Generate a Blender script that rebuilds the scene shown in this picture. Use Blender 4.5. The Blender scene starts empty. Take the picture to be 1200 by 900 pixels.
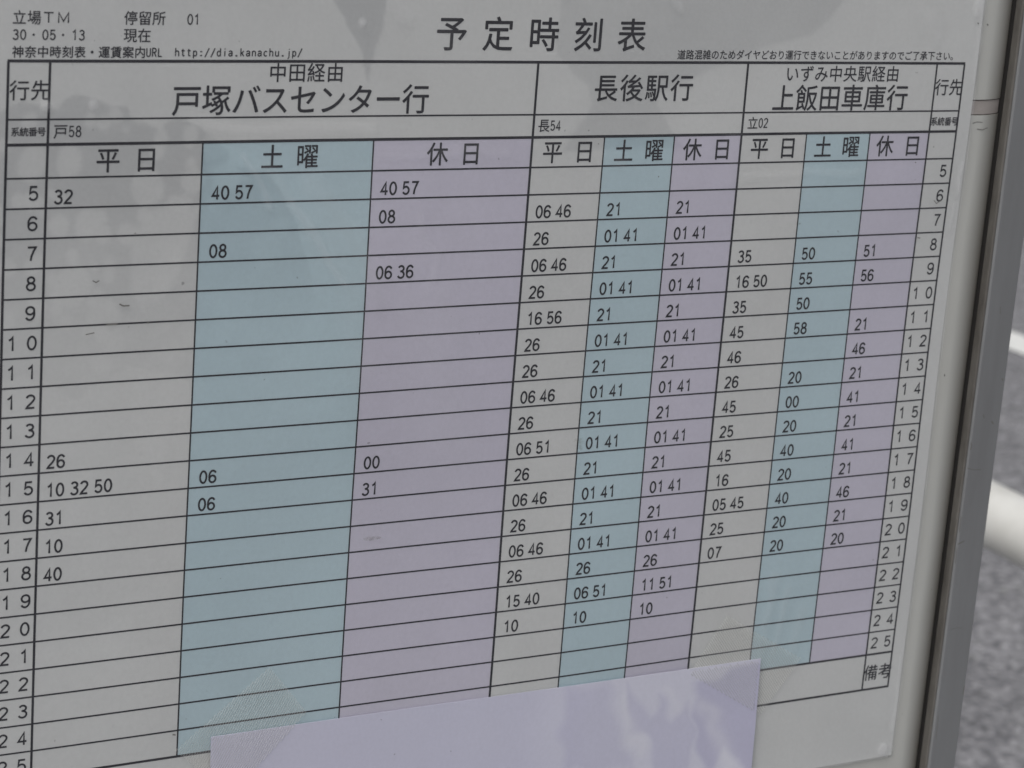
import bpy, bmesh, math
import numpy as np
from mathutils import Matrix, Vector

S = 0.01            # one sheet unit = 10 mm
H0 = 1.35           # height of the sheet's origin above the ground
sc = bpy.context.scene
COL = sc.collection

# ------------------------------------------------------------------ camera
cd = bpy.data.cameras.new('camera'); cam = bpy.data.objects.new('camera', cd); COL.objects.link(cam)
cd.sensor_width = 36.0; cd.sensor_fit = 'HORIZONTAL'; cd.lens = 85.942
cd.clip_start = 0.02; cd.clip_end = 3000
Rr = ((0.86880136, 0.07490633, 0.4894622), (0.06233402, 0.96408247, -0.25818493), (-0.49122161, 0.25482156, 0.83292695))
axes = [Vector((r[0], -r[2], r[1])) for r in Rr]            # camera right, up, back in the world
M = Matrix(((axes[0].x, axes[1].x, axes[2].x, -0.4424248),
            (axes[0].y, axes[1].y, axes[2].y, -0.7497675),
            (axes[0].z, axes[1].z, axes[2].z, H0 + 0.1484904), (0, 0, 0, 1)))
cam.matrix_world = M
cd.dof.use_dof = True; cd.dof.focus_distance = 0.885; cd.dof.aperture_fstop = 24.0
sc.camera = cam

# ------------------------------------------------------------------ sky, sun, exposure
SUN_EL, SUN_AZ = math.radians(58), math.radians(-116)       # veiled sun, high on the left, grazing the board's front
w = bpy.data.worlds.new('World'); sc.world = w; w.use_nodes = True
nt = w.node_tree; bg = nt.nodes['Background']
sky = nt.nodes.new('ShaderNodeTexSky'); sky.sky_type = 'NISHITA'; sky.sun_disc = False
sky.sun_elevation = SUN_EL; sky.sun_rotation = SUN_AZ; sky.dust_density = 6.0; sky.air_density = 1.0; sky.ozone_density = 1.0
hs = nt.nodes.new('ShaderNodeHueSaturation'); hs.inputs['Saturation'].default_value = 0.22
nt.links.new(sky.outputs[0], hs.inputs['Color']); nt.links.new(hs.outputs[0], bg.inputs['Color'])
bg.inputs['Strength'].default_value = 0.13
sl = bpy.data.lights.new('sun', 'SUN'); sl.energy = 0.9; sl.angle = math.radians(28); sl.color = (1.0, 0.97, 0.93)
so = bpy.data.objects.new('sun', sl); COL.objects.link(so)
sd = Vector((math.sin(SUN_AZ) * math.cos(SUN_EL), math.cos(SUN_AZ) * math.cos(SUN_EL), math.sin(SUN_EL)))
so.rotation_euler = sd.to_track_quat('Z', 'Y').to_euler(); so.location = (0, 0, 6)
sc.view_settings.view_transform = 'Standard'; sc.view_settings.look = 'None'
sc.view_settings.exposure = -0.04; sc.view_settings.gamma = 1.0; sc.view_settings.use_curve_mapping = False
sc.render.engine = 'CYCLES'
sc.cycles.transparent_max_bounces = 24; sc.cycles.max_bounces = 8

# ------------------------------------------------------------------ materials
def new_mat(name, color, rough=0.6, metal=0.0, spec=0.5):
    m = bpy.data.materials.new(name); m.use_nodes = True
    b = m.node_tree.nodes['Principled BSDF']
    b.inputs['Base Color'].default_value = (*color, 1); b.inputs['Roughness'].default_value = rough
    b.inputs['Metallic'].default_value = metal; b.inputs['Specular IOR Level'].default_value = spec
    return m, m.node_tree, b
def N(nt, kind, **kw):
    n = nt.nodes.new(kind)
    for k, v in kw.items():
        if k.startswith('i_'): n.inputs[k[2:].replace('_', ' ')].default_value = v
        else: setattr(n, k, v)
    return n
def coords(nt, scale=(1, 1, 1)):
    t = nt.nodes.new('ShaderNodeTexCoord'); mp = nt.nodes.new('ShaderNodeMapping')
    mp.inputs['Scale'].default_value = scale; nt.links.new(t.outputs['Object'], mp.inputs['Vector']); return mp.outputs[0]
def ramp(nt, src, stops):
    r = nt.nodes.new('ShaderNodeValToRGB'); e = r.color_ramp.elements
    while len(e) < len(stops): e.new(0.5)
    for k, (p, c) in enumerate(stops):
        e[k].position = p; e[k].color = (*c, 1) if len(c) == 3 else c
    nt.links.new(src, r.inputs[0]); return r.outputs[0]
def mixc(nt, a, b, fac, mode='MIX'):
    m = nt.nodes.new('ShaderNodeMix'); m.data_type = 'RGBA'; m.blend_type = mode
    for sock, v in ((m.inputs[0], fac), (m.inputs[6], a), (m.inputs[7], b)):
        if isinstance(v, bpy.types.NodeSocket): nt.links.new(v, sock)
        elif isinstance(v, tuple): sock.default_value = (*v, 1)
        else: sock.default_value = v
    return m.outputs[2]
def bump(nt, b, src, strength, dist):
    n = nt.nodes.new('ShaderNodeBump'); n.inputs['Strength'].default_value = strength; n.inputs['Distance'].default_value = dist
    nt.links.new(src, n.inputs['Height']); nt.links.new(n.outputs[0], b.inputs['Normal'])

def paper_mat(name, color, mottle=0.035):
    m, t, b = new_mat(name, color, 0.85, 0, 0.2)
    n1 = N(t, 'ShaderNodeTexNoise', i_Scale=22.0, i_Detail=5.0, i_Roughness=0.6); t.links.new(coords(t), n1.inputs['Vector'])
    c1 = ramp(t, n1.outputs[0], [(0.3, (1 - mottle * 1.6,) * 3), (0.7, (1.0,) * 3)])
    n2 = N(t, 'ShaderNodeTexNoise', i_Scale=700.0, i_Detail=3.0); t.links.new(coords(t), n2.inputs['Vector'])
    c2 = ramp(t, n2.outputs[0], [(0.25, (0.955,) * 3), (0.75, (1.0,) * 3)])
    n3 = N(t, 'ShaderNodeTexNoise', i_Scale=420.0, i_Detail=1.0); t.links.new(coords(t), n3.inputs['Vector'])
    c3 = ramp(t, n3.outputs[0], [(0.0, (1,) * 3), (0.80, (1,) * 3), (0.84, (0.62,) * 3)])
    c = mixc(t, mixc(t, mixc(t, color, c1, 1.0, 'MULTIPLY'), c2, 1.0, 'MULTIPLY'), c3, 1.0, 'MULTIPLY')
    t.links.new(c, b.inputs['Base Color'])
    bump(t, b, n2.outputs[0], 0.25, 0.0002)
    return m
WHITE = paper_mat('sheet_paper', (0.725, 0.735, 0.725))
BLUE = paper_mat('blue_print', (0.56, 0.705, 0.76))
VIOLET = paper_mat('violet_print', (0.675, 0.65, 0.755))
NOTEM = paper_mat('lilac_paper', (0.70, 0.70, 0.81), 0.03)
_t = NOTEM.node_tree; _b = _t.nodes['Principled BSDF']; _src = _b.inputs['Base Color'].links[0].from_socket
_a = _t.nodes.new('ShaderNodeAttribute'); _a.attribute_name = 'film'; _s = _t.nodes.new('ShaderNodeSeparateColor'); _t.links.new(_a.outputs['Color'], _s.inputs[0])
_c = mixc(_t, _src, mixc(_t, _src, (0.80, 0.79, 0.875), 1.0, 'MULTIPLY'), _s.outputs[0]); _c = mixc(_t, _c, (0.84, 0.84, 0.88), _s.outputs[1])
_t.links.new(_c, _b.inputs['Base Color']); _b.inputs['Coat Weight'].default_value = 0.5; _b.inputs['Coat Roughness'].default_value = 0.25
INK, t_, b_ = new_mat('black_ink', (0.022, 0.022, 0.03), 0.55, 0, 0.4)

def film_mat(name, tint, glossy_rough, veil, attr=None, milk=(0.9, 0.9, 0.92), ior=1.47):
    """thin clear plastic: lets the print through, reflects by Fresnel, carries a faint milky veil"""
    m = bpy.data.materials.new(name); m.use_nodes = True; t = m.node_tree; t.nodes.clear()
    out = t.nodes.new('ShaderNodeOutputMaterial')
    tr = t.nodes.new('ShaderNodeBsdfTransparent'); tr.inputs[0].default_value = (*tint, 1)
    df = t.nodes.new('ShaderNodeBsdfDiffuse'); df.inputs[0].default_value = (*milk, 1)
    gl = t.nodes.new('ShaderNodeBsdfGlossy'); gl.inputs['Roughness'].default_value = glossy_rough
    m1 = t.nodes.new('ShaderNodeMixShader'); m2 = t.nodes.new('ShaderNodeMixShader')
    fr = t.nodes.new('ShaderNodeFresnel'); ge = t.nodes.new('ShaderNodeNewGeometry')
    io = t.nodes.new('ShaderNodeMath'); io.operation = 'MULTIPLY_ADD'; io.inputs[1].default_value = 1 / ior - ior; io.inputs[2].default_value = ior   # same film from both sides
    t.links.new(ge.outputs['Backfacing'], io.inputs[0]); t.links.new(io.outputs[0], fr.inputs[0])
    n = N(t, 'ShaderNodeTexNoise', i_Scale=9.0, i_Detail=4.0, i_Roughness=0.55); t.links.new(coords(t, (1.0, 1.0, 0.6)), n.inputs['Vector'])
    bmp = t.nodes.new('ShaderNodeBump'); bmp.inputs['Strength'].default_value = 0.8; bmp.inputs['Distance'].default_value = 0.0045
    t.links.new(n.outputs[0], bmp.inputs['Height']); t.links.new(bmp.outputs[0], gl.inputs['Normal']); t.links.new(bmp.outputs[0], fr.inputs['Normal'])
    if attr:
        a = t.nodes.new('ShaderNodeAttribute'); a.attribute_name = attr        # R = wet contact, G = sheen of creases painted as milky veil, plus pale specks
        sp = t.nodes.new('ShaderNodeSeparateColor'); t.links.new(a.outputs['Color'], sp.inputs[0])
        c = mixc(t, tint, tuple(x * k for x, k in zip(tint, (0.875, 0.878, 0.885))), sp.outputs[0])
        t.links.new(c, tr.inputs[0])
        ma = t.nodes.new('ShaderNodeMath'); ma.operation = 'MULTIPLY_ADD'; ma.inputs[1].default_value = 0.30; ma.inputs[2].default_value = veil
        t.links.new(sp.outputs[1], ma.inputs[0]); t.links.new(ma.outputs[0], m1.inputs[0])
    else: m1.inputs[0].default_value = veil
    t.links.new(tr.outputs[0], m1.inputs[1]); t.links.new(df.outputs[0], m1.inputs[2])
    t.links.new(fr.outputs[0], m2.inputs[0]); t.links.new(m1.outputs[0], m2.inputs[1]); t.links.new(gl.outputs[0], m2.inputs[2])
    t.links.new(m2.outputs[0], out.inputs['Surface'])
    return m
FILM = film_mat('clear_cover_film', (0.975, 0.975, 0.975), 0.16, 0.02, 'film')
TAPE = film_mat('ribbed_clear_tape', (0.998, 0.998, 0.99), 0.3, 0.01, ior=1.3)
RIB = film_mat('tape_rib', (0.99, 0.99, 0.98), 0.3, 0.22, None, (0.95, 0.95, 0.94), 1.2)

# board panel: off-white plastic with faint grime
PANEL, t, b = new_mat('off_white_panel', (0.66, 0.665, 0.63), 0.42, 0, 0.45)
n1 = N(t, 'ShaderNodeTexNoise', i_Scale=9.0, i_Detail=6.0, i_Roughness=0.65); t.links.new(coords(t, (1, 1, 0.5)), n1.inputs['Vector'])
n2 = N(t, 'ShaderNodeTexNoise', i_Scale=240.0, i_Detail=2.0); t.links.new(coords(t), n2.inputs['Vector'])
c = mixc(t, ramp(t, n1.outputs[0], [(0.3, (0.50, 0.50, 0.47)), (0.72, (0.57, 0.575, 0.545))]), ramp(t, n2.outputs[0], [(0.0, (1,) * 3), (0.74, (1,) * 3), (0.80, (0.62, 0.6, 0.56))]), 1.0, 'MULTIPLY')
# shade beside the frame painted into the panel colour, brownish, broken up by noise
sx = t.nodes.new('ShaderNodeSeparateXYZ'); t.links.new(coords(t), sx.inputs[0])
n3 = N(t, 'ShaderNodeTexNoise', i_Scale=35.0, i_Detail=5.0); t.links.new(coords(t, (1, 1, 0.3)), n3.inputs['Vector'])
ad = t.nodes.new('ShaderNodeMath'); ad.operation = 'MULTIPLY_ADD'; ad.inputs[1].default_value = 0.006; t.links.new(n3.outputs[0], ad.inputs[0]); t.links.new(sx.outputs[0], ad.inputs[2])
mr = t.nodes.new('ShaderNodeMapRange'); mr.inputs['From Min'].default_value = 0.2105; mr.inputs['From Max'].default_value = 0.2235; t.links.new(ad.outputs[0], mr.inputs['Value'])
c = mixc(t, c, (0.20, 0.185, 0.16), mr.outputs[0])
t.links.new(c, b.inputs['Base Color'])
SEAM, t, b = new_mat('pinkish_joint_strip', (0.52, 0.49, 0.46), 0.5)
n1 = N(t, 'ShaderNodeTexNoise', i_Scale=60.0, i_Detail=5.0); t.links.new(coords(t, (1, 1, 3)), n1.inputs['Vector'])
t.links.new(ramp(t, n1.outputs[0], [(0.3, (0.34, 0.305, 0.285)), (0.7, (0.46, 0.425, 0.40))]), b.inputs['Base Color'])
GRIME, t, b = new_mat('joint_grime', (0.13, 0.11, 0.10), 0.8)
ALU, t, b = new_mat('satin_aluminium', (0.40, 0.41, 0.425), 0.42, 0.35, 0.5)
n1 = N(t, 'ShaderNodeTexNoise', i_Scale=40.0, i_Detail=8.0, i_Roughness=0.7); t.links.new(coords(t, (1, 1, 0.12)), n1.inputs['Vector'])
t.links.new(ramp(t, n1.outputs[0], [(0.3, (0.235, 0.238, 0.243)), (0.7, (0.30, 0.308, 0.315))]), b.inputs['Base Color'])
t.links.new(ramp(t, n1.outputs[0], [(0.3, (0.36,) * 3), (0.7, (0.5,) * 3)]), b.inputs['Roughness'])
n2 = N(t, 'ShaderNodeTexNoise', i_Scale=900.0, i_Detail=2.0); t.links.new(coords(t, (1, 1, 0.05)), n2.inputs['Vector']); bump(t, b, n2.outputs[0], 0.06, 0.0003)
EDGE, t, b = new_mat('grimy_frame_edge', (0.20, 0.185, 0.165), 0.6, 0.2)
n1 = N(t, 'ShaderNodeTexNoise', i_Scale=120.0, i_Detail=6.0, i_Roughness=0.7); t.links.new(coords(t, (1, 1, 0.25)), n1.inputs['Vector'])
t.links.new(ramp(t, n1.outputs[0], [(0.3, (0.085, 0.078, 0.070)), (0.55, (0.145, 0.137, 0.125)), (0.8, (0.18, 0.172, 0.158))]), b.inputs['Base Color'])
RUBBER, t, b = new_mat('black_rubber', (0.012, 0.011, 0.010), 0.7)
SCUFF, t, b = new_mat('dark_scuff', (0.19, 0.185, 0.175), 0.8)
PIPE, t, b = new_mat('white_pipe_paint', (0.74, 0.74, 0.70), 0.32, 0, 0.5)
n1 = N(t, 'ShaderNodeTexNoise', i_Scale=25.0, i_Detail=5.0); t.links.new(coords(t), n1.inputs['Vector'])
t.links.new(ramp(t, n1.outputs[0], [(0.3, (0.52, 0.515, 0.485)), (0.65, (0.60, 0.60, 0.575))]), b.inputs['Base Color'])
ASPH, t, b = new_mat('weathered_asphalt', (0.2, 0.2, 0.21), 0.9, 0, 0.3)
v1 = N(t, 'ShaderNodeTexVoronoi', i_Scale=90.0); t.links.new(coords(t), v1.inputs['Vector'])
n1 = N(t, 'ShaderNodeTexNoise', i_Scale=52.0, i_Detail=6.0, i_Roughness=0.7); t.links.new(coords(t), n1.inputs['Vector'])
n2 = N(t, 'ShaderNodeTexNoise', i_Scale=2.2, i_Detail=5.0); t.links.new(coords(t), n2.inputs['Vector'])
n3 = N(t, 'ShaderNodeTexNoise', i_Scale=18.0, i_Detail=2.0); t.links.new(coords(t), n3.inputs['Vector'])
sepc = t.nodes.new('ShaderNodeSeparateColor'); t.links.new(v1.outputs['Color'], sepc.inputs[0])
c = ramp(t, sepc.outputs[0], [(0.0, (0.11, 0.11, 0.12)), (0.5, (0.19, 0.19, 0.202)), (1.0, (0.31, 0.31, 0.322))])
c = mixc(t, c, ramp(t, n1.outputs[0], [(0.32, (0.50,) * 3), (0.68, (1.26,) * 3)]), 1.0, 'MULTIPLY')
c = mixc(t, c, ramp(t, n2.outputs[0], [(0.3, (0.85,) * 3), (0.7, (1.1,) * 3)]), 1.0, 'MULTIPLY')
c = mixc(t, c, (0.10, 0.115, 0.07), ramp(t, n3.outputs[0], [(0.70, (0,) * 3), (0.76, (0.7,) * 3)]))
t.links.new(c, b.inputs['Base Color']); bump(t, b, n1.outputs[0], 0.5, 0.004)
ROADPAINT, t, b = new_mat('white_road_paint', (0.78, 0.78, 0.76), 0.7)
n1 = N(t, 'ShaderNodeTexNoise', i_Scale=60.0, i_Detail=6.0); t.links.new(coords(t), n1.inputs['Vector'])
t.links.new(ramp(t, n1.outputs[0], [(0.25, (0.55, 0.56, 0.54)), (0.6, (0.69, 0.695, 0.68))]), b.inputs['Base Color'])

# ------------------------------------------------------------------ object helpers
def link(name, me, mat, parent=None, mats=None):
    o = bpy.data.objects.new(name, me); COL.objects.link(o)
    for mm in (mats or [mat]): me.materials.append(mm)
    if parent: o.parent = parent
    return o
def thing(name, label, cat, loc=(0, 0, 0), group=None):
    o = bpy.data.objects.new(name, None); COL.objects.link(o); o.location = loc; o.empty_display_size = 0.05
    o['label'] = label; o['category'] = cat
    if group: o['group'] = group
    return o
def P(x, y, z=0.0):
    """sheet coordinates (units) -> metres in the thing's frame: x right, y up, z towards the reader"""
    return (x * S, -z * S, y * S)
def box_bm(bm, x0, x1, y0, y1, z0, z1):
    vs = [bm.verts.new(P(x, y, z)) for x in (x0, x1) for y in (y0, y1) for z in (z0, z1)]
    for f in ((0, 1, 3, 2), (4, 6, 7, 5), (0, 4, 5, 1), (2, 3, 7, 6), (0, 2, 6, 4), (1, 5, 7, 3)): bm.faces.new([vs[i] for i in f])
def bm_obj(name, bm, mat, parent=None, smooth=False, bev=0):
    bmesh.ops.recalc_face_normals(bm, faces=bm.faces[:])
    if bev: bmesh.ops.bevel(bm, geom=bm.edges[:], offset=bev, segments=3, affect='EDGES')
    me = bpy.data.meshes.new(name); bm.to_mesh(me); bm.free()
    if smooth: me.shade_smooth()
    return link(name, me, mat, parent)
def grid_mesh(name, X, Y, Z, matidx=None, faces_mask=None):
    """X, Y, Z arrays (ny, nx) in units"""
    ny, nx = X.shape
    co = np.stack([X * S, -Z * S, Y * S], -1).reshape(-1, 3).astype(np.float32)
    i = np.arange(ny * nx).reshape(ny, nx)
    q = np.stack([i[:-1, :-1], i[1:, :-1], i[1:, 1:], i[:-1, 1:]], -1).reshape(-1, 4)   # rows run downwards
    if faces_mask is not None: q = q[faces_mask.ravel()]
    me = bpy.data.meshes.new(name)
    me.vertices.add(len(co)); me.vertices.foreach_set('co', co.ravel())
    me.loops.add(q.size); me.loops.foreach_set('vertex_index', q.ravel().astype(np.int32))
    me.polygons.add(len(q)); me.polygons.foreach_set('loop_start', np.arange(0, q.size, 4, dtype=np.int32))
    if matidx is not None: me.polygons.foreach_set('material_index', matidx.ravel().astype(np.int32))
    me.update(calc_edges=True); me.shade_smooth()
    return me

# ------------------------------------------------------------------ the table's layout (units, origin at the third heavy column line)
XS = [-19.444, -18.072, -12.690, -6.329, 0.0, 3.032, 6.083, 9.114, 12.146, 15.183, 18.094, 19.457]
YH = [3.798, 1.916, 1.095] + [-float(k) for k in range(22)] + [-22.57]
SHEET = (-21.0, 20.12, -25.82, 7.2)
def warp(x, y):
    """the laminated sheet is not perfectly flat: height above the board in units"""
    return 0.05 + 0.035 * np.sin(x * 0.33 + 0.8) * np.sin(y * 0.27 + 0.4) + 0.02 * np.sin(x * 0.12 - y * 0.41)

# strokes (centre lines) of the half-width gothic figures and letters: x 0..8, y 0..14
def arc(cx, cy, rx, ry, a0, a1, n=14):
    return [(cx + rx * math.cos(math.radians(a0 + (a1 - a0) * k / n)), cy + ry * math.sin(math.radians(a0 + (a1 - a0) * k / n))) for k in range(n + 1)]
G = {
 '0': [arc(4, 7, 3.2, 6.3, 90, 450, 30)],
 '1': [[(1.6, 10.6), (3.0, 11.4), (4.0, 12.4), (4.7, 13.6), (4.7, 0.2)]],
 '2': [arc(4, 10.1, 3.1, 3.2, 170, -20, 14) + [(6.3, 7.9), (5.2, 6.2), (2.3, 3.0), (1.2, 1.4), (0.9, 0.7), (7.3, 0.7)]],
 '3': [arc(3.9, 10.5, 2.8, 2.8, 160, -80, 12) + [(3.0, 7.5)], [(3.6, 7.5)] + arc(3.8, 4.0, 3.3, 3.5, 80, -160, 14)],
 '4': [[(5.5, 0.2), (5.5, 13.2), (0.8, 4.0), (7.7, 4.0)]],
 '5': [[(6.9, 13.2), (1.9, 13.2), (1.3, 6.9), (2.1, 7.8)] + arc(3.9, 4.6, 3.2, 3.9, 100, -155, 16)],
 '6': [arc(4.3, 7.6, 3.6, 5.7, 35, 172, 12) + [(0.72, 6.0)] + arc(4.0, 4.3, 3.2, 3.65, 170, 530, 26)],
 '7': [[(0.8, 13.2), (7.2, 13.2), (5.4, 9.4), (3.9, 4.8), (3.2, 0.2)]],
 '8': [arc(4, 10.4, 2.6, 2.9, -90, 270, 24), arc(4, 4.0, 3.2, 3.4, 90, 450, 24)],
 '9': [arc(3.7, 6.4, 3.6, 5.7, 215, 352, 12) + [(7.28, 8.0)] + arc(4.0, 9.7, 3.2, 3.65, -10, -370, 26)],
 'h': [[(1.3, 14), (1.3, 0)], [(1.3, 6.5)] + arc(4.0, 6.0, 2.7, 3.0, 150, 0, 8) + [(6.7, 0)]],
 't': [[(3.2, 12.5), (3.2, 2.4), (4.2, 0.7), (6.4, 0.9)], [(1.0, 9.3), (6.4, 9.3)]],
 'p': [[(1.3, 9.4), (1.3, -3.6)], arc(4.0, 4.7, 2.8, 4.2, 170, -170, 20)],
 ':': [[(3.4, 9.0), (3.4, 6.8)], [(4.8, 9.0), (4.8, 6.8)], [(3.4, 2.4), (3.4, 0.2)], [(4.8, 2.4), (4.8, 0.2)]],
 '/': [[(0.6, -1.6), (7.4, 14)]],
 'd': [[(6.7, 14), (6.7, 0)], arc(4.0, 4.7, 2.8, 4.2, 10, 350, 20)],
 'i': [[(4.2, 9.3), (4.2, 0)], [(4.2, 13.2), (4.2, 11.8)]],
 'a': [[(1.2, 7.6)] + arc(3.9, 6.9, 2.7, 2.3, 150, 0, 8) + [(6.6, 0.2)], [(6.5, 5.4), (3.4, 5.0)] + arc(3.2, 2.7, 2.2, 2.2, 110, 300, 10) + [(6.5, 2.6)]],
 '.': [[(3.2, 2.2), (3.2, -0.4)], [(4.8, 2.2), (4.8, -0.4)]],
 'k': [[(1.4, 14), (1.4, 0)], [(6.3, 9.2), (1.5, 3.8)], [(3.2, 5.7), (6.8, 0)]],
 'n': [[(1.3, 9.3), (1.3, 0)], [(1.3, 6.5)] + arc(4.0, 6.0, 2.7, 3.0, 150, 0, 8) + [(6.7, 0)]],
 'c': [arc(4.2, 4.7, 3.0, 4.1, 45, 315, 16)],
 'u': [[(1.3, 9.3), (1.3, 3.4)] + arc(3.9, 3.4, 2.6, 3.0, 180, 330, 8) + [(6.6, 3.0)], [(6.6, 9.3), (6.6, 0)]],
 'j': [[(5.0, 9.3), (5.0, -1.2)] + arc(3.2, -1.2, 1.8, 2.2, 0, -110, 6), [(5.0, 13.2), (5.0, 11.8)]],
 'U': [[(1.0, 13.6), (1.0, 4)] + arc(4, 4, 3, 3.5, 180, 360, 12) + [(7.0, 13.6)]],
 'R': [[(1.1, 0), (1.1, 13.3), (4.2, 13.3)] + arc(4.0, 10.0, 2.9, 3.3, 85, -90, 10) + [(1.1, 6.7)], [(4.0, 6.7), (7.2, 0)]],
 'L': [[(1.4, 13.6), (1.4, 0.6), (7.2, 0.6)]],
 'T': [[(0.2, 13.2), (7.8, 13.2)], [(4, 13.2), (4, 0)]],
 'M': [[(0.4, 0), (0.4, 13.4), (4, 2.0), (7.6, 13.4), (7.6, 0)]],
}
class Ink:
    """collects print as one flat mesh lying on the sheet"""
    def __init__(self): self.v = []; self.f = []; self.runs = []; self.mark = 0; self.fmark = 0
    def poly(self, pts, z):
        k = len(self.v)
        for x, y in pts: self.v.append((x, y, z))
        self.f.append(tuple(range(k, k + len(pts))))
    def rect(self, x0, y0, x1, y1, z=0.006, n=24):
        self.flush(); L = max(abs(x1 - x0), abs(y1 - y0)); n = max(1, int(L / 0.8)); k = len(self.v)
        if abs(x1 - x0) > abs(y1 - y0):
            for j in range(n + 1):
                x = x0 + (x1 - x0) * j / n; self.v += [(x, y0, z), (x, y1, z)]
        else:
            for j in range(n + 1):
                y = y0 + (y1 - y0) * j / n; self.v += [(x1, y, z), (x0, y, z)]
        for j in range(n): self.f.append((k + 2 * j, k + 2 * j + 2, k + 2 * j + 3, k + 2 * j + 1))
    def stroke(self, pts, wd, z=0.008):
        P2 = [np.array(p, float) for p in pts]; P2 = [p for i, p in enumerate(P2) if i == 0 or np.hypot(*(p - P2[i - 1])) > 1e-6]
        closed = np.hypot(*(P2[0] - P2[-1])) < 1e-4 and len(P2) > 3
        if closed: P2 = P2[:-1]
        n = len(P2); k = len(self.v)
        for i in range(n):
            a = P2[i - 1] if (i > 0 or closed) else None; b = P2[(i + 1) % n] if (i < n - 1 or closed) else None
            d1 = (P2[i] - a) if a is not None else (b - P2[i]); d2 = (b - P2[i]) if b is not None else d1
            d1 = d1 / np.hypot(*d1); d2 = d2 / np.hypot(*d2)
            n1 = np.array([-d1[1], d1[0]]); n2 = np.array([-d2[1], d2[0]]); m = n1 + n2; L = np.hypot(*m)
            m = n1 if L < 1e-3 else m / L
            s = min(1.0 / max(0.3, m @ n1), 1.9) * wd / 2
            for q in (P2[i] + m * s, P2[i] - m * s): self.v.append((q[0], q[1], z))
        for i in range(n if closed else n - 1):
            j = (i + 1) % n; self.f.append((k + 2 * i, k + 2 * j, k + 2 * j + 1, k + 2 * i + 1))
    def latin(self, s, x, y, w8, h14, adv, wd, space=None):
        self.flush()
        """x of the first glyph's left edge, y of the baseline; w8 x h14 the size of a figure"""
        for ch in s:
            if ch == ' ': x += space if space is not None else adv; continue
            if ch == '・':
                r = wd * 0.9; cx = x + adv * 0.82; cy = y + h14 * 0.5; self.poly([(cx + r * math.cos(a), cy + r * math.sin(a)) for a in np.linspace(0, 2 * math.pi, 9)[:-1]], 0.008); x += adv * 2; continue
            for st in G[ch]: self.stroke([(x + px / 8 * w8, y + py / 14 * h14) for px, py in st], wd)
            x += adv
        return x
    def cjk(self, s, cx, cy, pitch, em, sx=1.0, bold=0.009):
        self.flush()
        """cx, cy: centre of the first glyph; Japanese lettering from Blender's own built-in font"""
        for k, ch in enumerate(s):
            if ch in ' \u3000': continue
            key = ch
            if key not in GL:
                cu = bpy.data.curves.new('glyph', 'FONT'); cu.body = ch; cu.size = 1; cu.resolution_u = 3; cu.align_x = 'LEFT'
                ob = bpy.data.objects.new('glyph', cu); COL.objects.link(ob)
                dg = bpy.context.evaluated_depsgraph_get(); me = bpy.data.meshes.new_from_object(ob.evaluated_get(dg))
                GL[key] = ([(v.co.x, v.co.y) for v in me.vertices], [tuple(p.vertices) for p in me.polygons])
                bpy.data.objects.remove(ob); bpy.data.curves.remove(cu); bpy.data.meshes.remove(me)
            vs, fs = GL[key]; ox = cx + k * pitch
            for q, (ax, ay) in enumerate(((-1, 0), (1, 0), (0, -1), (0, 1))):       # four impressions a hair apart give the heavier printed stroke
                b0 = len(self.v)
                for x, y in vs: self.v.append((ox + (x - 0.5 + ax * bold) * em * sx, cy + (y - 0.38 + ay * bold) * em, 0.008 + q * 0.0004))
                for f in fs: self.f.append(tuple(b0 + i for i in f))
    def flush(self):
        if len(self.v) > self.mark: self.runs.append((self.mark, len(self.v), self.fmark, len(self.f)))
        self.mark = len(self.v); self.fmark = len(self.f)
    def split(self, name, parent, mat=None):
        self.flush()
        for a, b, c, d in self.runs:
            J = Ink(); J.v = self.v[a:b]; J.f = [tuple(i - a for i in f) for f in self.f[c:d]]; J.build(name, parent, None, mat)
    def build(self, name, parent, label=None, mat=None):
        v = np.array(self.v); z = v[:, 2] + warp(v[:, 0], v[:, 1])
        me = bpy.data.meshes.new(name); me.from_pydata([P(a, b, c) for a, b, c in zip(v[:, 0], v[:, 1], z)], [], self.f); me.update()
        o = link(name, me, mat or INK, parent)
        if label: o['label'] = label
        return o
GL = {}

# ------------------------------------------------------------------ notice board
board = thing('notice_board', 'upright off-white notice board with grey aluminium frame, carrying the taped timetable', 'notice board', (0, 0, 0))
board.location = (0, 0, 0)
def lift(o): o.location = (0, 0, H0)
BX0, BX1, BY0, BY1 = -23.2, 21.95, -52.0, 22.0
def panel_piece(name, y0, y1, mat, dz=0.0):
    # front skin whose left and right margins roll back into the frame
    xs = np.concatenate([np.linspace(BX0, BX0 + 1.4, 16), np.linspace(BX0 + 1.8, BX1 - 1.8, 30), np.linspace(BX1 - 1.4, BX1, 16)])
    d = np.minimum(xs - BX0, BX1 - xs); tt = np.clip(1 - d / 1.35, 0, 1)
    zz = -0.03 - dz - 0.38 * tt ** 2.0
    bm = bmesh.new(); fr = []; bk = []
    for x, z in zip(xs, zz):
        fr.append((bm.verts.new(P(x, y0, z)), bm.verts.new(P(x, y1, z)))); bk.append((bm.verts.new(P(x, y0, -0.9)), bm.verts.new(P(x, y1, -0.9))))
    for i in range(len(xs) - 1):
        bm.faces.new((fr[i][0], fr[i + 1][0], fr[i + 1][1], fr[i][1])); bm.faces.new((bk[i][1], bk[i + 1][1], bk[i + 1][0], bk[i][0]))
        bm.faces.new((fr[i][1], fr[i + 1][1], bk[i + 1][1], bk[i][1])); bm.faces.new((fr[i + 1][0], fr[i][0], bk[i][0], bk[i + 1][0]))
    bm.faces.new((fr[0][0], fr[0][1], bk[0][1], bk[0][0])); bm.faces.new((fr[-1][1], fr[-1][0], bk[-1][0], bk[-1][1]))
    o = bm_obj(name, bm, mat, board); lift(o); return o
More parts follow.
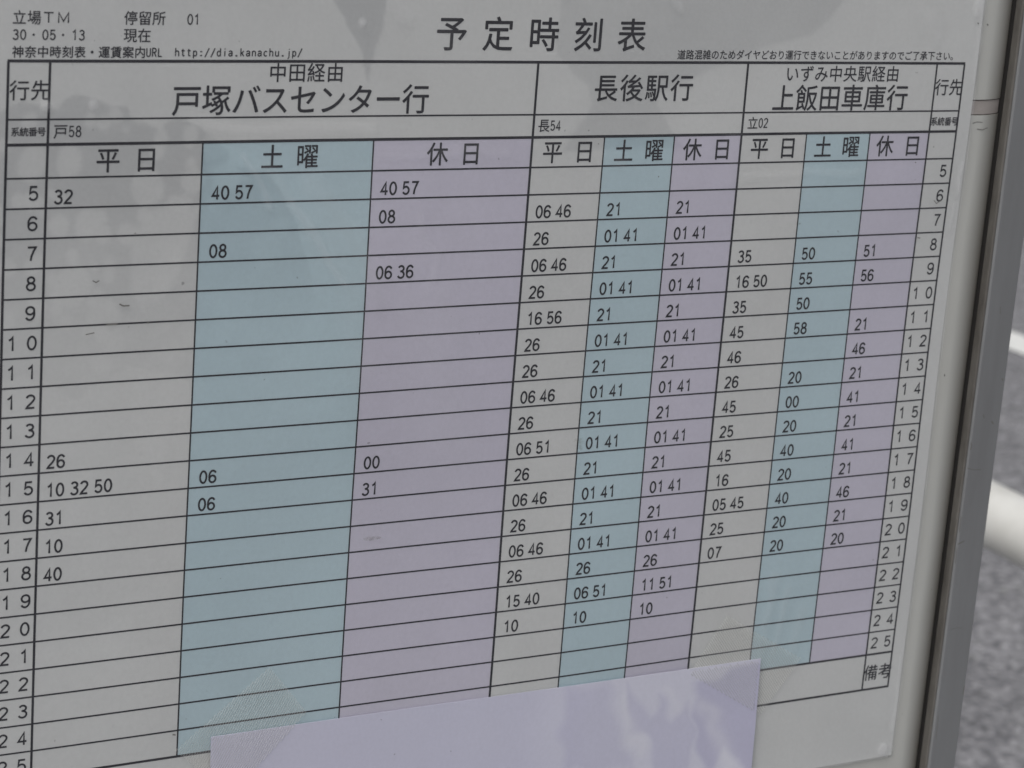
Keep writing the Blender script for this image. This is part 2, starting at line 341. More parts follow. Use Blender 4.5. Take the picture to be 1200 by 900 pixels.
panel_piece('panel', 2.33, BY1, PANEL); panel_piece('panel', BY0, 1.70, PANEL)
# joint strip between the two panels, sunk a little, dark dirt in both grooves
panel_piece('joint_strip', 1.745, 2.285, SEAM, 0.03)
for a, b in ((1.70, 1.745), (2.285, 2.33)): panel_piece('joint_grime', a, b, GRIME, 0.07)
# frame rails: profile (x, z) swept along y for the sides, mitre-free top and bottom rails butted between them
def rail(name, prof, y0, y1, mat, flip=False):
    bm = bmesh.new(); a = [bm.verts.new(P(x, y0, z)) for x, z in prof]; c = [bm.verts.new(P(x, y1, z)) for x, z in prof]
    n = len(prof)
    for i in range(n): bm.faces.new((a[i], a[(i + 1) % n], c[(i + 1) % n], c[i]))
    bm.faces.new(a[::-1]); bm.faces.new(c); o = bm_obj(name, bm, mat, board); lift(o); return o
def rnd(x, z, r, a0, a1, n=5): return [(x + r * math.cos(math.radians(a0 + (a1 - a0) * k / n)), z + r * math.sin(math.radians(a0 + (a1 - a0) * k / n))) for k in range(n + 1)]
F0, F1, FZ = 22.10, 23.60, 0.25
prof = [(F0 + 0.02, -2.6)] + rnd(F0 + 0.11, FZ - 0.11, 0.11, 180, 90) + rnd(F1 - 0.09, FZ - 0.09, 0.09, 90, 0) + [(F1, -2.6)]
rail('frame_rail', prof, BY0 - 1.3, BY1 + 1.3, ALU)
rail('frame_rail', [(-x - 1.25, z) for x, z in prof], BY0 - 1.3, BY1 + 1.3, ALU)
# dirty inner lip and black gasket on each side
for sgn, off in ((1, 0), (-1, -1.25)):
    lip = [(F0 - 0.10, -0.6), (F0 - 0.10, 0.10)] + rnd(F0 - 0.02, 0.10, 0.08, 180, 90, 3)[1:] + [(F0 + 0.015, -0.6)]
    rail('inner_lip', [(x * sgn + off, z) for x, z in lip], BY0, BY1, EDGE)
    gk = [(F0 - 0.26, -0.95), (F0 - 0.25, -0.56), (F0 - 0.18, -0.42), (F0 - 0.13, -0.22), (F0 - 0.105, -0.22), (F0 - 0.105, -0.95)]
    rail('gasket', [(x * sgn + off, z) for x, z in gk], BY0, BY1, RUBBER)
for y0, y1 in ((BY1, BY1 + 1.3), (BY0 - 1.3, BY0)):
    bm = bmesh.new(); box_bm(bm, -23.33, 22.09, y0, y1, -2.6, 0.24); o = bm_obj('frame_rail', bm, ALU, board); lift(o)
bm = bmesh.new(); box_bm(bm, BX0, BX1, BY0, BY1, -2.4, -0.95); o = bm_obj('back_plate', bm, ALU, board); lift(o)
for x in (-20, 18.5):
    bm = bmesh.new(); bmesh.ops.create_cone(bm, cap_ends=True, segments=28, radius1=0.03, radius2=0.03, depth=1.55)
    o = bm_obj('post', bm, ALU, board, True); o.location = (x * S, 0.06, 0.775)
# scuffs on the frame face
ink = []
def scuffs(name, items, parent, z, mat=SCUFF, lab=None):
    for pts, wd in items:
        I = Ink(); I.stroke(pts, wd); me = bpy.data.meshes.new(name)
        me.from_pydata([P(a, b, z) for a, b, c in I.v], [], I.f); o = link(name, me, mat, parent); lift(o)
fx = lambda x: x - 0.22      # the face stands 2.5 mm in front of the sheet
scuffs('scuff', [([(fx(22.84), -10.80), (fx(22.90), -10.95)], 0.05), ([(fx(23.33), -11.12), (fx(23.45), -11.25)], 0.06),
    ([(fx(22.38), -12.0), (fx(22.43), -12.15), (fx(22.38), -12.3)], 0.05), ([(fx(22.36), -13.1), (fx(22.7), -13.2), (fx(23.10), -13.22)], 0.03),
    ([(fx(22.36), -16.45), (fx(22.68), -16.33)], 0.06), ([(fx(22.34), -15.2), (fx(22.36), -15.9)], 0.035), ([(fx(22.33), -16.6), (fx(22.35), -17.3)], 0.03), ([(fx(23.6), -9.3), (fx(23.68), -9.4)], 0.05), ([(fx(23.75), -23.0), (fx(23.72), -23.4)], 0.05), ([(fx(22.55), -20.3), (fx(22.9), -20.25), (fx(23.2), -20.3)], 0.02), ([(fx(23.0), -6.2), (fx(23.05), -6.5)], 0.03), ([(fx(22.5), -24.2), (fx(22.52), -25.3)], 0.025)], board, FZ + 0.004)
scuffs('scuff', [([(20.45, 5.34), (20.53, 5.30)], 0.06), ([(20.35, 1.38), (20.55, 1.44), (20.85, 1.42)], 0.03), ([(20.6, 1.15), (20.9, 1.12), (21.15, 1.2)], 0.035), ([(20.5, -9.0), (20.53, -9.1)], 0.05)], board, -0.024)

# ------------------------------------------------------------------ timetable sheet
sheet = thing('timetable_sheet', 'laminated printed bus timetable with blue and violet columns, lying on the notice board', 'timetable', (0, 0, H0))
x0, x1, y0, y1 = SHEET
def axis(a, b, cuts, step):
    pts = sorted(set([a, b] + [c for c in cuts if a < c < b])); out = []
    for p, q in zip(pts[:-1], pts[1:]):
        n = max(1, int(math.ceil((q - p) / step))); out += [p + (q - p) * k / n for k in range(n)]
    return np.array(out + [b])
gx = axis(x0 + 0.02, x1 - 0.02, XS, 0.5); gy = axis(y0 + 0.02, y1 - 0.02, YH, 0.5)[::-1]
X, Y = np.meshgrid(gx, gy); Zp = warp(X, Y)
cxm = (gx[:-1] + gx[1:]) / 2; cym = (gy[:-1] + gy[1:]) / 2; CX, CY = np.meshgrid(cxm, cym)
idx = np.zeros(CX.shape, int); inr = (CY < YH[2]) & (CY > YH[24])
for a, b in ((2, 3), (5, 6), (8, 9)): idx[inr & (CX > XS[a]) & (CX < XS[a + 1])] = 1; idx[inr & (CX > XS[b]) & (CX < XS[b + 1])] = 2
me = grid_mesh('paper', X, Y, Zp, idx); link('paper', me, None, sheet, [WHITE, BLUE, VIOLET])

I = Ink(); thick, mid, thin = 0.105, 0.085, 0.058
def hl(y, w, a=XS[0], b=XS[11]): I.rect(a - 0.03, y - w / 2, b + 0.03, y + w / 2, 0.006)
def vl(x, w, a, b): I.rect(x - w / 2, b, x + w / 2, a, 0.007)
hl(YH[0], 0.10); hl(YH[1], thin); hl(YH[2], 0.10)
for k in range(3, 24): hl(YH[k], 0.060)
hl(YH[24], 0.09); hl(YH[25], 0.09)
for c, wd in ((0, 0.09), (1, 0.088), (4, 0.095), (7, 0.095), (10, 0.08), (11, 0.085)): vl(XS[c], wd, YH[0], YH[25] if c in (0, 1, 10, 11) else YH[24])
for c in (2, 3, 5, 6, 8, 9): vl(XS[c], 0.058, YH[2], YH[24])
I.split('ruled_line', sheet)

I = Ink(); I.cjk('予定時刻表', -3.56, 4.79, 1.85, 1.28, 1.0, 0.010); I.split('title_lettering', sheet)
I = Ink()
I.cjk('立場', -19.12, 5.18, 0.485, 0.47); I.latin('T', -18.33, 5.02, 0.33, 0.34, 0.4, 0.045); I.latin('M', -17.85, 5.02, 0.36, 0.34, 0.4, 0.045)
I.cjk('停留所', -15.40, 5.20, 0.485, 0.48); I.latin('01', -13.44, 5.00, 0.20, 0.35, 0.235, 0.045)
I.latin('30・05・13', -19.33, 4.47, 0.20, 0.33, 0.243, 0.045); I.cjk('現在', -15.40, 4.64, 0.485, 0.48)
I.cjk('神奈中時刻表・運賃案内', -19.14, 4.09, 0.41, 0.40, 1.0, 0.016); I.latin('URL', -14.83, 3.945, 0.165, 0.29, 0.20, 0.042)
I.latin('http://dia.kanachu.jp/', -13.83, 3.965, 0.165, 0.27, 0.2115, 0.04)
I.cjk('道路混雑のためダイヤどおり運行できないことがありますのでご了承下さい。', 6.07, 4.09, 0.377, 0.375, 1.0, 0.012)
I.split('notice_lettering', sheet)
I = Ink()
I.cjk('戸塚バスセンター行', -13.33, 2.50, 1.067, 1.09, 1.0, 0.010); I.cjk('中田経由', -10.08, 3.42, 0.713, 0.69)
I.cjk('長後駅行', 2.92, 2.87, 1.10, 1.05, 1.0, 0.010); I.cjk('上飯田車庫行', 10.90, 2.46, 1.083, 1.07, 1.0, 0.010); I.cjk('いずみ中央駅経由', 11.20, 3.38, 0.682, 0.66)
I.cjk('行先', -19.06, 2.86, 0.70, 0.69); I.cjk('行先', 18.46, 2.86, 0.70, 0.69)
I.cjk('系統番号', -19.16, 1.52, 0.29, 0.31, 1.0, 0.018); I.cjk('系統番号', 18.28, 1.50, 0.345, 0.36, 1.0, 0.018)
for s, n, x in (('戸', '58', -17.65), ('長', '54', 0.43), ('立', '02', 9.58)):
    I.cjk(s, x, 1.52, 0.5, 0.5); I.latin(n, x + 0.27, 1.33, 0.195, 0.37, 0.235, 0.045)
I.split('heading_lettering', sheet)
I = Ink()
for k, (a, b) in enumerate(((-16.0, 1.33), (-10.13, 1.31), (-3.80, 1.33), (0.88, 1.34), (3.91, 1.33), (6.94, 1.34), (10.0, 1.32), (12.99, 1.33), (15.98, 1.36))):
    I.cjk(('平日', '土曜', '休日')[k % 3], a, 0.555, b, 0.885, 0.98, 0.010)
I.cjk('備考', 18.46, -21.83, 0.74, 0.74)
I.split('day_lettering', sheet)

def hours(xc1, xc2, xc):
    I = Ink()
    for h in range(5, 26):
        y = -(h - 5) - 0.735
        if h < 10: I.latin(str(h), xc - 0.17, y, 0.34, 0.48, 0.3, 0.07)
        else:
            I.latin(str(h)[0], xc1 - 0.17, y, 0.34, 0.48, 0.3, 0.07); I.latin(str(h)[1], xc2 - 0.17, y, 0.34, 0.48, 0.3, 0.07)
    I.split('hour_figure', sheet)
hours(-19.10, -18.42, -18.50); hours(18.45, 19.13, 19.05)
TIMES = [
 (-17.80, {5: '32', 14: '26', 15: '10 32 50', 16: '31', 17: '10', 18: '40'}),
 (-12.29, {5: '40 57', 7: '08', 15: '06', 16: '06'}),
 (-5.96, {5: '40 57', 6: '08', 8: '06 36', 15: '00', 16: '31'}),
 (0.37, {6: '06 46', 7: '26', 8: '06 46', 9: '26', 10: '16 56', 11: '26', 12: '26', 13: '06 46', 14: '26', 15: '06 51', 16: '26', 17: '06 46', 18: '26', 19: '06 46', 20: '26', 21: '15 40', 22: '10'}),
 (3.40, {6: '21', 7: '01 41', 8: '21', 9: '01 41', 10: '21', 11: '01 41', 12: '21', 13: '01 41', 14: '21', 15: '01 41', 16: '21', 17: '01 41', 18: '21', 19: '01 41', 20: '26', 21: '06 51', 22: '10'}),
 (6.46, {6: '21', 7: '01 41', 8: '21', 9: '01 41', 10: '21', 11: '01 41', 12: '21', 13: '01 41', 14: '21', 15: '01 41', 16: '21', 17: '01 41', 18: '21', 19: '01 41', 20: '26', 21: '11 51', 22: '10'}),
 (9.49, {8: '35', 9: '16 50', 10: '35', 11: '45', 12: '46', 13: '26', 14: '45', 15: '25', 16: '45', 17: '16', 18: '05 45', 19: '25', 20: '07'}),
 (12.51, {8: '50', 9: '55', 10: '50', 11: '58', 13: '20', 14: '00', 15: '20', 16: '40', 17: '20', 18: '40', 19: '20', 20: '20'}),
 (15.54, {8: '51', 9: '56', 11: '21', 12: '46', 13: '21', 14: '41', 15: '21', 16: '41', 17: '21', 18: '46', 19: '21', 20: '20'}),
]
for x, T in TIMES:
    I = Ink()
    for h, s in T.items(): I.latin(s, x, -(h - 5) - 0.87, 0.29, 0.47, 0.342, 0.072, 0.165)
    I.split('departure_time', sheet)

# ---- cover film with air pockets, wet contact patches and painted sheen on creases (kept as colour attribute on the film's own mesh)
def poly_mask(X, Y, pts, soft):
    """signed distance to a polygon, softened: 1 inside"""
    px = np.array([p[0] for p in pts]); py = np.array([p[1] for p in pts]); n = len(pts)
    ins = np.zeros(X.shape, bool); dist = np.full(X.shape, 1e9)
    for i in range(n):
        ax, ay, bx, by = px[i], py[i], px[(i + 1) % n], py[(i + 1) % n]
        cond = ((ay > Y) != (by > Y)); 
        with np.errstate(divide='ignore', invalid='ignore'): xi = (bx - ax) * (Y - ay) / (by - ay) + ax
        ins ^= cond & (X < xi)
        t = np.clip(((X - ax) * (bx - ax) + (Y - ay) * (by - ay)) / ((bx - ax) ** 2 + (by - ay) ** 2 + 1e-12), 0, 1)
        dist = np.minimum(dist, np.hypot(X - ax - t * (bx - ax), Y - ay - t * (by - ay)))
    sd = np.where(ins, dist, -dist); return np.clip(sd / soft + 0.5, 0, 1)
def line_mask(X, Y, pts, wd):
    dist = np.full(X.shape, 1e9)
    for (ax, ay), (bx, by) in zip(pts[:-1], pts[1:]):
        t = np.clip(((X - ax) * (bx - ax) + (Y - ay) * (by - ay)) / ((bx - ax) ** 2 + (by - ay) ** 2 + 1e-12), 0, 1)
        dist = np.minimum(dist, np.hypot(X - ax - t * (bx - ax), Y - ay - t * (by - ay)))
    return np.exp(-(dist / wd) ** 2)
rng = np.random.default_rng(7)
def smooth_noise(X, Y, scale, seed):
    r = np.random.default_rng(seed); gxn, gyn = int(60 / scale) + 4, int(60 / scale) + 4; g = r.random((gyn, gxn))
    u = (X + 28) / scale; v = (Y + 36) / scale; i = np.floor(u).astype(int); j = np.floor(v).astype(int); fu = u - i; fv = v - j
    fu = fu * fu * (3 - 2 * fu); fv = fv * fv * (3 - 2 * fv)
    i = np.clip(i, 0, gxn - 2); j = np.clip(j, 0, gyn - 2)
    return (g[j, i] * (1 - fu) + g[j, i + 1] * fu) * (1 - fv) + (g[j + 1, i] * (1 - fu) + g[j + 1, i + 1] * fu) * fv
def blobs(X, Y, pts):
    m = np.zeros(X.shape)
    for x, y, r in pts: m = np.maximum(m, np.clip((r - np.hypot((X - x), (Y - y) * 0.85)) / 0.14 + 0.5, 0, 1))
    return m
def set_attr(me, R, Gc):
    a = me.color_attributes.new('film', 'FLOAT_COLOR', 'POINT'); c = np.zeros((R.size, 4), np.float32)
    c[:, 0] = R.ravel(); c[:, 1] = Gc.ravel(); c[:, 3] = 1; a.data.foreach_set('color', c.ravel())

fx0, fx1, fy0, fy1 = SHEET
gx = np.linspace(fx0, fx1, 500); gy = np.linspace(fy1, fy0, 400); X, Y = np.meshgrid(gx, gy)
wob = (smooth_noise(X, Y, 0.9, 3) - 0.5) * 0.22; Xw, Yw = X + wob, Y + (smooth_noise(X, Y, 0.9, 4) - 0.5) * 0.22
DRIP = [(-8.25, 5.87), (-8.9, 7.6), (-5.9, 7.6), (-6.19, 5.9), (-6.29, 5.03), (-6.57, 4.3), (-6.51, 3.86), (-6.59, 3.07), (-6.65, 3.12), (-6.95, 4.09), (-7.66, 5.07), (-7.73, 5.3)]
BIG = [(0.9, 7.6), (0.66, 6.18), (0.61, 4.79), (0.86, 4.03), (1.52, 3.51), (2.22, 2.96), (2.42, 2.33), (2.25, 1.87), (1.49, 1.16), (1.2, 0.6), (6.49, 0.7), (5.89, 1.36), (5.16, 2.16), (5.26, 2.63), (7.37, 3.42), (9.2, 4.22), (11.87, 4.88), (13.67, 6.52), (14.5, 7.6)]
LEFT = [(-21.5, 1.92), (-19.66, 2.19), (-19.1, 2.51), (-18.25, 2.4), (-17.73, 2.23), (-17.54, 2.51), (-17.26, 2.61), (-16.83, 2.61), (-16.39, 2.53), (-15.94, 2.33), (-15.42, 2.38), (-15.29, 2.16), (-15.38, 2.04), (-14.89, 1.81), (-14.29, 1.58), (-14.0, 1.83), (-13.49, 1.89), (-12.87, 1.62), (-12.24, 1.19), (-11.78, 0.66), (-11.89, 0.25), (-11.01, 0.09), (-10.21, -0.16), (-9.6, -0.88), (-9.17, -1.79), (-8.66, -3.25), (-8.33, -4.47), (-8.76, -5.98), (-10.32, -7.12), (-12.7, -7.12), (-15.03, -6.52), (-16.8, -7.6), (-18.3, -6.62), (-21.5, -6.8)]
PALE1 = [(-14.33, -1.05), (-13.43, -0.96), (-12.74, -1.33), (-13.2, -2.77), (-13.9, -4.22), (-14.82, -4.17), (-15.17, -2.7), (-14.91, -1.7)]
PALE2 = [(-12.41, 0.26), (-11.65, 0.4), (-11.16, -0.05), (-11.44, -0.63), (-12.22, -0.52)]
PALE3 = [(-14.27, -8.82), (-13.4, -8.89), (-13.2, -9.98), (-13.47, -10.87), (-14.04, -10.06)]
Rm = 0.85 * poly_mask(Xw, Yw, DRIP, 0.09)
Rm = np.maximum(Rm, 0.52 * poly_mask(Xw, Yw, BIG, 0.14))
fade = np.clip((Yw + 7.5) / 7.0, 0.25, 1.0)
Lm = 0.82 * poly_mask(Xw, Yw, LEFT, 0.08) * fade
bl = [(float(rng.uniform(-20, -9)), float(rng.uniform(-6.5, 2.2)), float(rng.uniform(0.10, 0.34))) for _ in range(85)]
bl += [(-18.6, 0.55, 0.5), (-17.3, 0.6, 0.45), (-14.6, -0.3, 0.6), (-13.0, -0.2, 0.4), (-16.6, -1.6, 0.5), (-12.3, 1.0, 0.35), (-11.3, -4.6, 0.7), (-16.0, -5.0, 0.6), (-17.1, -3.6, 0.6), (-10.2, -2.6, 0.5)]
Lm = Lm * (1 - np.where(Xw > -12.6, 0.35, 0.75) * blobs(Xw, Yw, bl)) * np.where(Xw > -12.6, 0.7, 1.0)
for pz, kf in ((PALE1, 0.7), (PALE2, 0.85)): Lm = Lm * (1 - kf * poly_mask(Xw, Yw, pz, 0.25))
Rm = np.maximum(Rm, Lm)
Rm = np.clip(Rm + 0.16 * (smooth_noise(X, Y, 2.6, 8) - 0.5) + 0.07 * (smooth_noise(X, Y, 0.6, 9) - 0.5), 0, 1)
Gm = 0.10 * poly_mask(Xw, Yw, PALE3, 0.3) + 0.10 * np.clip(smooth_noise(X * 0.8 + Y * 0.6, Y * 0.5 - X * 0.2, 2.2, 50) - 0.45, 0, 1)
for pts, wd, k in (([(-4.4, -1.56), (-4.08, -2.65), (-3.6, -3.13), (-3.77, -4.06), (-3.94, -4.52)], 0.16, 0.20), ([(-4.24, -6.08), (-2.91, -7.58), (-2.1, -8.92)], 0.22, 0.16),
        ([(-9.37, -0.98), (-8.24, -2.66), (-7.24, -4.06)], 0.22, 0.34), ([(-10.4, 0.2), (-9.37, -0.98)], 0.25, 0.16), ([(-12.9, 1.75), (-11.4, 1.5), (-6.5, 1.45)], 0.22, 0.28), ([(-6.0, 0.55), (-1.0, 0.62)], 0.22, 0.16),
        ([(9.3, -0.5), (14.8, -0.45)], 0.18, 0.22), ([(20.0, 7.2), (20.03, 3.0)], 0.10, 0.35), ([(19.98, -0.2), (19.95, -1.4)], 0.10, 0.5), ([(19.78, -1.9), (19.72, -3.0)], 0.06, 0.4), ([(19.95, -21.2), (19.98, -24.8)], 0.06, 0.35),
        ([(-3.4, -4.6), (-2.7, -6.0)], 0.5, 0.16), ([(-7.9, -1.6), (-6.9, -4.4), (-6.3, -7.0)], 0.7, 0.16), ([(-4.2, -5.2), (-3.0, -8.2), (-2.0, -10.5)], 0.9, 0.13), ([(-5.6, 6.5), (-4.2, 4.6), (-2.6, 3.2)], 0.8, 0.10), ([(7.6, 2.8), (9.0, 1.3)], 0.5, 0.10), ([(-8.6, -0.4), (-7.0, -2.2), (-5.8, -4.6)], 0.45, 0.22), ([(-11.2, 0.6), (-10.6, -0.2), (-10.2, -1.2)], 0.12, 0.3), ([(12.9, -17.0), (12.6, -20.2)], 0.22, 0.22), ([(13.6, -17.6), (13.2, -20.6)], 0.15, 0.2), ([(2.6, -8.5), (2.3, -11.4)], 0.4, 0.10), ([(-16.9, 6.3), (-14.5, 5.9), (-12.0, 6.4)], 0.3, 0.12), ([(8.7, 1.0), (8.9, -0.6)], 0.25, 0.16), ([(3.2, 0.5), (3.8, 0.1)], 0.3, 0.2), ([(11.6, -17.4), (12.1, -19.6)], 0.5, 0.14), ([(17.6, 5.6), (17.9, 4.9)], 0.35, 0.22), ([(20.0, 6.3), (19.8, 5.9)], 0.22, 0.6), ([(14.4, -18.7), (14.2, -20.4)], 0.25, 0.18), ([(-6.1, 6.2), (-5.3, 5.4)], 0.35, 0.3), ([(5.5, 6.1), (5.8, 5.8)], 0.2, 0.4)):
    Gm = np.maximum(Gm, k * line_mask(Xw, Yw, pts, wd))
Gm = np.maximum(Gm, 0.75 * blobs(X, Y, [(19.55, -25.45, 0.24), (-7.05, 5.1, 0.13), (-18.2, 2.35, 0.16), (-16.6, 2.35, 0.14)]))
Gm = np.maximum(Gm, 0.22 * np.clip(blobs(X, Y, [(float(rng.uniform(-20, 19.5)), float(rng.uniform(-25, 6.5)), float(rng.uniform(0.0, 0.035))) for _ in range(90)]), 0, 1))
mg = 0.055; dedge = np.minimum.reduce([X - fx0, fx1 - X, Y - fy0, fy1 - Y])
Gm = np.maximum(Gm, 0.45 * np.exp(-(dedge / mg) ** 2) * (0.35 + smooth_noise(X, Y, 0.7, 12)))
Zf = warp(X, Y) + 0.022 + 0.03 * (smooth_noise(X, Y, 3.0, 20) ** 2) + 0.17 * np.minimum(Gm, 0.40) + 0.006 * smooth_noise(X, Y, 1.2, 21)
# rounded corners of the laminate
cm = np.ones((399, 499), bool); xm = (gx[:-1] + gx[1:]) / 2; ym = (gy[:-1] + gy[1:]) / 2; XM, YM = np.meshgrid(xm, ym); rc = 0.45
for cx_, sx_ in ((fx0 + rc, -1), (fx1 - rc, 1)):
    for cy_, sy_ in ((fy0 + rc, -1), (fy1 - rc, 1)):
        cm &= ~(((XM - cx_) * sx_ > 0) & ((YM - cy_) * sy_ > 0) & (np.hypot(XM - cx_, YM - cy_) > rc))
me = grid_mesh('cover_film', X, Y, Zf, None, cm); set_attr(me, Rm, Gm); link('cover_film', me, FILM, sheet)
I = Ink()
def sc_(pts, wd): I.flush(); I.stroke(pts, wd, 0.09)
sc_([(-16.42, -3.46), (-16.30, -3.53), (-16.19, -3.47)], 0.035); sc_([(-15.46, -4.30), (-15.32, -4.37), (-15.10, -4.37)], 0.05); sc_([(-15.9, -4.99), (-15.5, -4.97)], 0.05)
sc_([(-14.45, -4.97), (-14.39, -5.01)], 0.05); sc_([(-16.6, -5.29), (-16.3, -5.24)], 0.035); sc_([(-12.92, -20.10), (-12.80, -20.13)], 0.05); sc_([(5.46, -0.42), (5.50, -0.44)], 0.04)
sc_([(19.80, 5.42), (19.86, 5.36)], 0.05); sc_([(18.70, -1.66), (18.85, -1.80), (19.1, -1.66)], 0.03); sc_([(18.1, -3.17), (18.25, -3.19)], 0.04); sc_([(1.7, -2.0), (1.72, -2.02)], 0.035)
sc_([(-15.0, -1.9), (-14.98, -1.93)], 0.05); sc_([(17.5, -0.1), (17.56, -0.12)], 0.04)
I.split('scuff', sheet, SCUFF)
I = Ink(); SM, t, b = new_mat('grey_smudge', (0.25, 0.235, 0.20), 0.9)
tr = t.nodes.new('ShaderNodeBsdfTransparent'); mx = t.nodes.new('ShaderNodeMixShader'); n1 = N(t, 'ShaderNodeTexNoise', i_Scale=350.0, i_Detail=4.0); t.links.new(coords(t), n1.inputs['Vector'])
t.links.new(ramp(t, n1.outputs[0], [(0.46, (0,) * 3), (0.70, (0.34,) * 3)]), mx.inputs[0]); t.links.new(tr.outputs[0], mx.inputs[1]); t.links.new(b.outputs[0], mx.inputs[2]); t.links.new(mx.outputs[0], t.nodes['Material Output'].inputs['Surface'])
I.poly([(3.02 + 0.26 * math.cos(a), -10.62 + 0.33 * math.sin(a)) for a in np.linspace(0, 6.28, 15)[:-1]], 0.085)
I.flush(); I.poly([(-5.5 + 0.42 * math.cos(a), -13.52 + 0.07 * math.sin(a)) for a in np.linspace(0, 6.28, 15)[:-1]], 0.085)
I.split('smudge', sheet, SM)

# ------------------------------------------------------------------ blank lilac note taped over the foot of the sheet
note = thing('paper_note', 'blank pale lilac paper sheet taped across the foot of the timetable', 'note', (0, 0, H0))
nx0, nx1, ny0, ny1 = -11.44, 12.55, -36.5, -20.40
gx = np.linspace(nx0, nx1, 300); gy = np.linspace(ny1, ny0, 200); X, Y = np.meshgrid(gx, gy)
Xn = X + (Y - ny1) * -0.02
def nz(X, Y): return 0.172 + 0.02 * np.sin(X * 0.3) + 0.05 * np.exp(-((X - nx1) / 1.2) ** 2) * np.clip((ny1 - Y) / 3, 0, 1) + 0.02 * np.cos((X + 2) * 0.16 + Y * 0.1)
ND1 = [(9.36, -21.11), (12.9, -20.58), (12.81, -25.52), (12.38, -25.45), (11.14, -23.95), (10.66, -25.19), (9.74, -23.75), (9.45, -22.59), (9.65, -21.88)]
ND2 = [(6.29, -20.71), (7.27, -22.11), (7.62, -21.97), (7.55, -21.31), (8.49, -22.46), (9.24, -21.83), (9.7, -23.37), (9.6, -25.03), (7.9, -24.59), (7.58, -23.43), (6.48, -22.54)]
ND3 = [(3.14, -20.5), (5.09, -20.55), (5.75, -22.0), (6.23, -22.87), (6.69, -24.59), (3.47, -24.1)]
Xw, Yw = X + (smooth_noise(X, Y, 0.8, 31) - 0.5) * 0.5, Y + (smooth_noise(X, Y, 0.8, 32) - 0.5) * 0.5
R2 = np.maximum.reduce([0.95 * poly_mask(Xw, Yw, ND1, 0.3), 0.62 * poly_mask(Xw, Yw, ND2, 0.3), 0.55 * poly_mask(Xw, Yw, ND3, 0.5)])  # patches of film contact and reflection put into the paper colour
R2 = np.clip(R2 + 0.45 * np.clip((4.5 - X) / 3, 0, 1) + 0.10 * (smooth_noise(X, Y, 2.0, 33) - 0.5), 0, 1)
G2 = 0.30 * line_mask(Xw, Yw, [(9.9, -22.3), (10.9, -23.4), (11.6, -25.0)], 0.35) + 0.22 * line_mask(Xw, Yw, [(6.1, -21.3), (7.1, -23.8)], 0.22) + 0.16 * line_mask(Xw, Yw, [(8.0, -21.2), (8.9, -22.0)], 0.25)
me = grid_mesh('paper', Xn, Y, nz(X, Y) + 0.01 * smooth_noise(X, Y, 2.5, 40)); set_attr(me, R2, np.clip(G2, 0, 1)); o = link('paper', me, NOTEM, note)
md = o.modifiers.new('thickness', 'SOLIDIFY'); md.thickness = 0.00015; md.offset = -1; me.shade_flat()

# ------------------------------------------------------------------ ribbed clear tape
def tape(label, quad, zfun, ang, mirror=False):
    t = thing('tape_strip', label, 'tape', (0, 0, H0), 'ribbed tape strips holding the lilac note')
    A, B, C, D = [np.array(q) for q in quad]
    def at(u, v): return A * (1 - u) * (1 - v) + B * u * (1 - v) + C * u * v + D * (1 - u) * v
    n = 44; U, V = np.meshgrid(np.linspace(0, 1, n), np.linspace(0, 1, n))
    XY = A * ((1 - U) * (1 - V))[..., None] + B * (U * (1 - V))[..., None] + C * (U * V)[..., None] + D * ((1 - U) * V)[..., None]
    me = grid_mesh('tape_backing', XY[..., 0], XY[..., 1], zfun(XY[..., 0], XY[..., 1])); link('tape_backing', me, TAPE, t)
    # raised ribs across the tape, joined: finer than 10 pixels each
    vs, fs = [], []; d = np.array([math.cos(ang), math.sin(ang)]); nrm = np.array([-d[1], d[0]])
    pts = [A, B, C, D]; lo = min(p @ nrm for p in pts); hi = max(p @ nrm for p in pts); s = lo + 0.06
    while s < hi:
        cr = []
        for i in range(4):
            p, q = pts[i], pts[(i + 1) % 4]; a, b = p @ nrm - s, q @ nrm - s
            if a * b < 0: cr.append(p + (q - p) * a / (a - b))
        if len(cr) == 2:
            m = max(2, int(np.hypot(*(cr[1] - cr[0])) / 0.3)); k = len(vs)
            for j in range(m + 1):
                c = cr[0] + (cr[1] - cr[0]) * j / m; z = float(zfun(c[0], c[1]))
                for off, hz in ((-0.022, 0.002), (0, 0.007), (0.022, 0.002)): e = c + nrm * off; vs.append(P(e[0], e[1], z + hz))
            for j in range(m):
                for r in (0, 1): fs.append((k + 3 * j + r, k + 3 * j + 3 + r, k + 3 * j + 4 + r, k + 3 * j + 1 + r))
        s += 0.092
    me = bpy.data.meshes.new('tape_ribs'); me.from_pydata(vs, [], fs); me.update(); o = link('tape_ribs', me, RIB, t); o['kind'] = 'stuff'
    return t
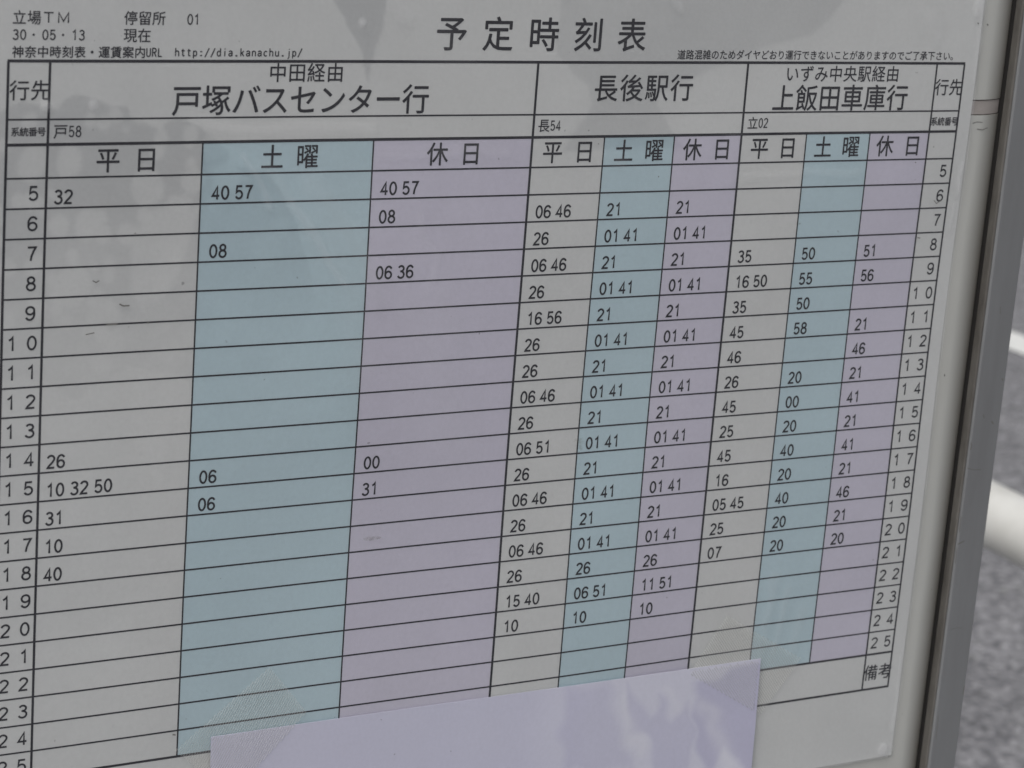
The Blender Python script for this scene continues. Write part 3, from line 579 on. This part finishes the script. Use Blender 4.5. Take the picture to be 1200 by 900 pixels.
def over(x, y):
    s = warp(x, y) + 0.075; inside = np.clip(np.minimum.reduce([(x - nx0) / 0.25 + 0.6, (nx1 - x) / 0.25 + 0.6, (ny1 - y) / 0.25 + 0.6]) * 1.0, 0, 1)
    return s * (1 - inside) + (nz(x, y) + 0.022) * inside
TL = [(-9.25, -18.02), (-7.68, -19.98), (-10.57, -22.81), (-12.8, -20.74)]
TR = [(10.72, -18.37), (14.68, -20.7), (12.91, -22.94), (9.13, -20.65)]
tape('ribbed clear tape strip over the upper left corner of the lilac note', TL, over, math.radians(62))
tape('ribbed clear tape strip over the upper right corner of the lilac note', TR, over, math.radians(128))

# ------------------------------------------------------------------ the street beyond: ground, road line, guard pipe
bm = bmesh.new(); bmesh.ops.create_grid(bm, x_segments=1, y_segments=1, size=900); g = bm_obj('ground', bm, ASPH); g['kind'] = 'structure'
bm = bmesh.new(); vs = [bm.verts.new(p) for p in ((3.985, -40, 0.004), (4.136, -40, 0.004), (4.136, 60, 0.004), (3.985, 60, 0.004))]; bm.faces.new(vs)
r = bm_obj('road_marking', bm, ROADPAINT); r['kind'] = 'structure'
rl = thing('guard_rail', 'white painted tubular guard rail beside the road behind the notice board', 'guard rail', (1.084, 0.932, 0))
hd = math.radians(85.97); dx, dy = math.cos(hd), math.sin(hd)
def tube(name, a, b, r, parent, mat=PIPE):
    a, b = Vector(a), Vector(b); L = (b - a).length; bm = bmesh.new()
    bmesh.ops.create_cone(bm, cap_ends=True, segments=40, radius1=r, radius2=r, depth=L)
    for f in bm.faces: f.smooth = len(f.verts) == 4
    o = bm_obj(name, bm, mat, parent); o.rotation_euler = (b - a).to_track_quat('Z', 'Y').to_euler(); o.location = (a + b) / 2
    return o
PR, PH = 0.0303, 0.8216
a0, a1 = -1.0, 1.0
tube('rail_pipe', (dx * a0, dy * a0, PH), (dx * a1, dy * a1, PH), PR, rl)
tube('rail_pipe', (dx * a0, dy * a0, 0.42), (dx * a1, dy * a1, 0.42), PR, rl)
for s in (a0, a1): tube('post', (dx * s, dy * s, 0), (dx * s, dy * s, PH - 0.03), 0.0303, rl)
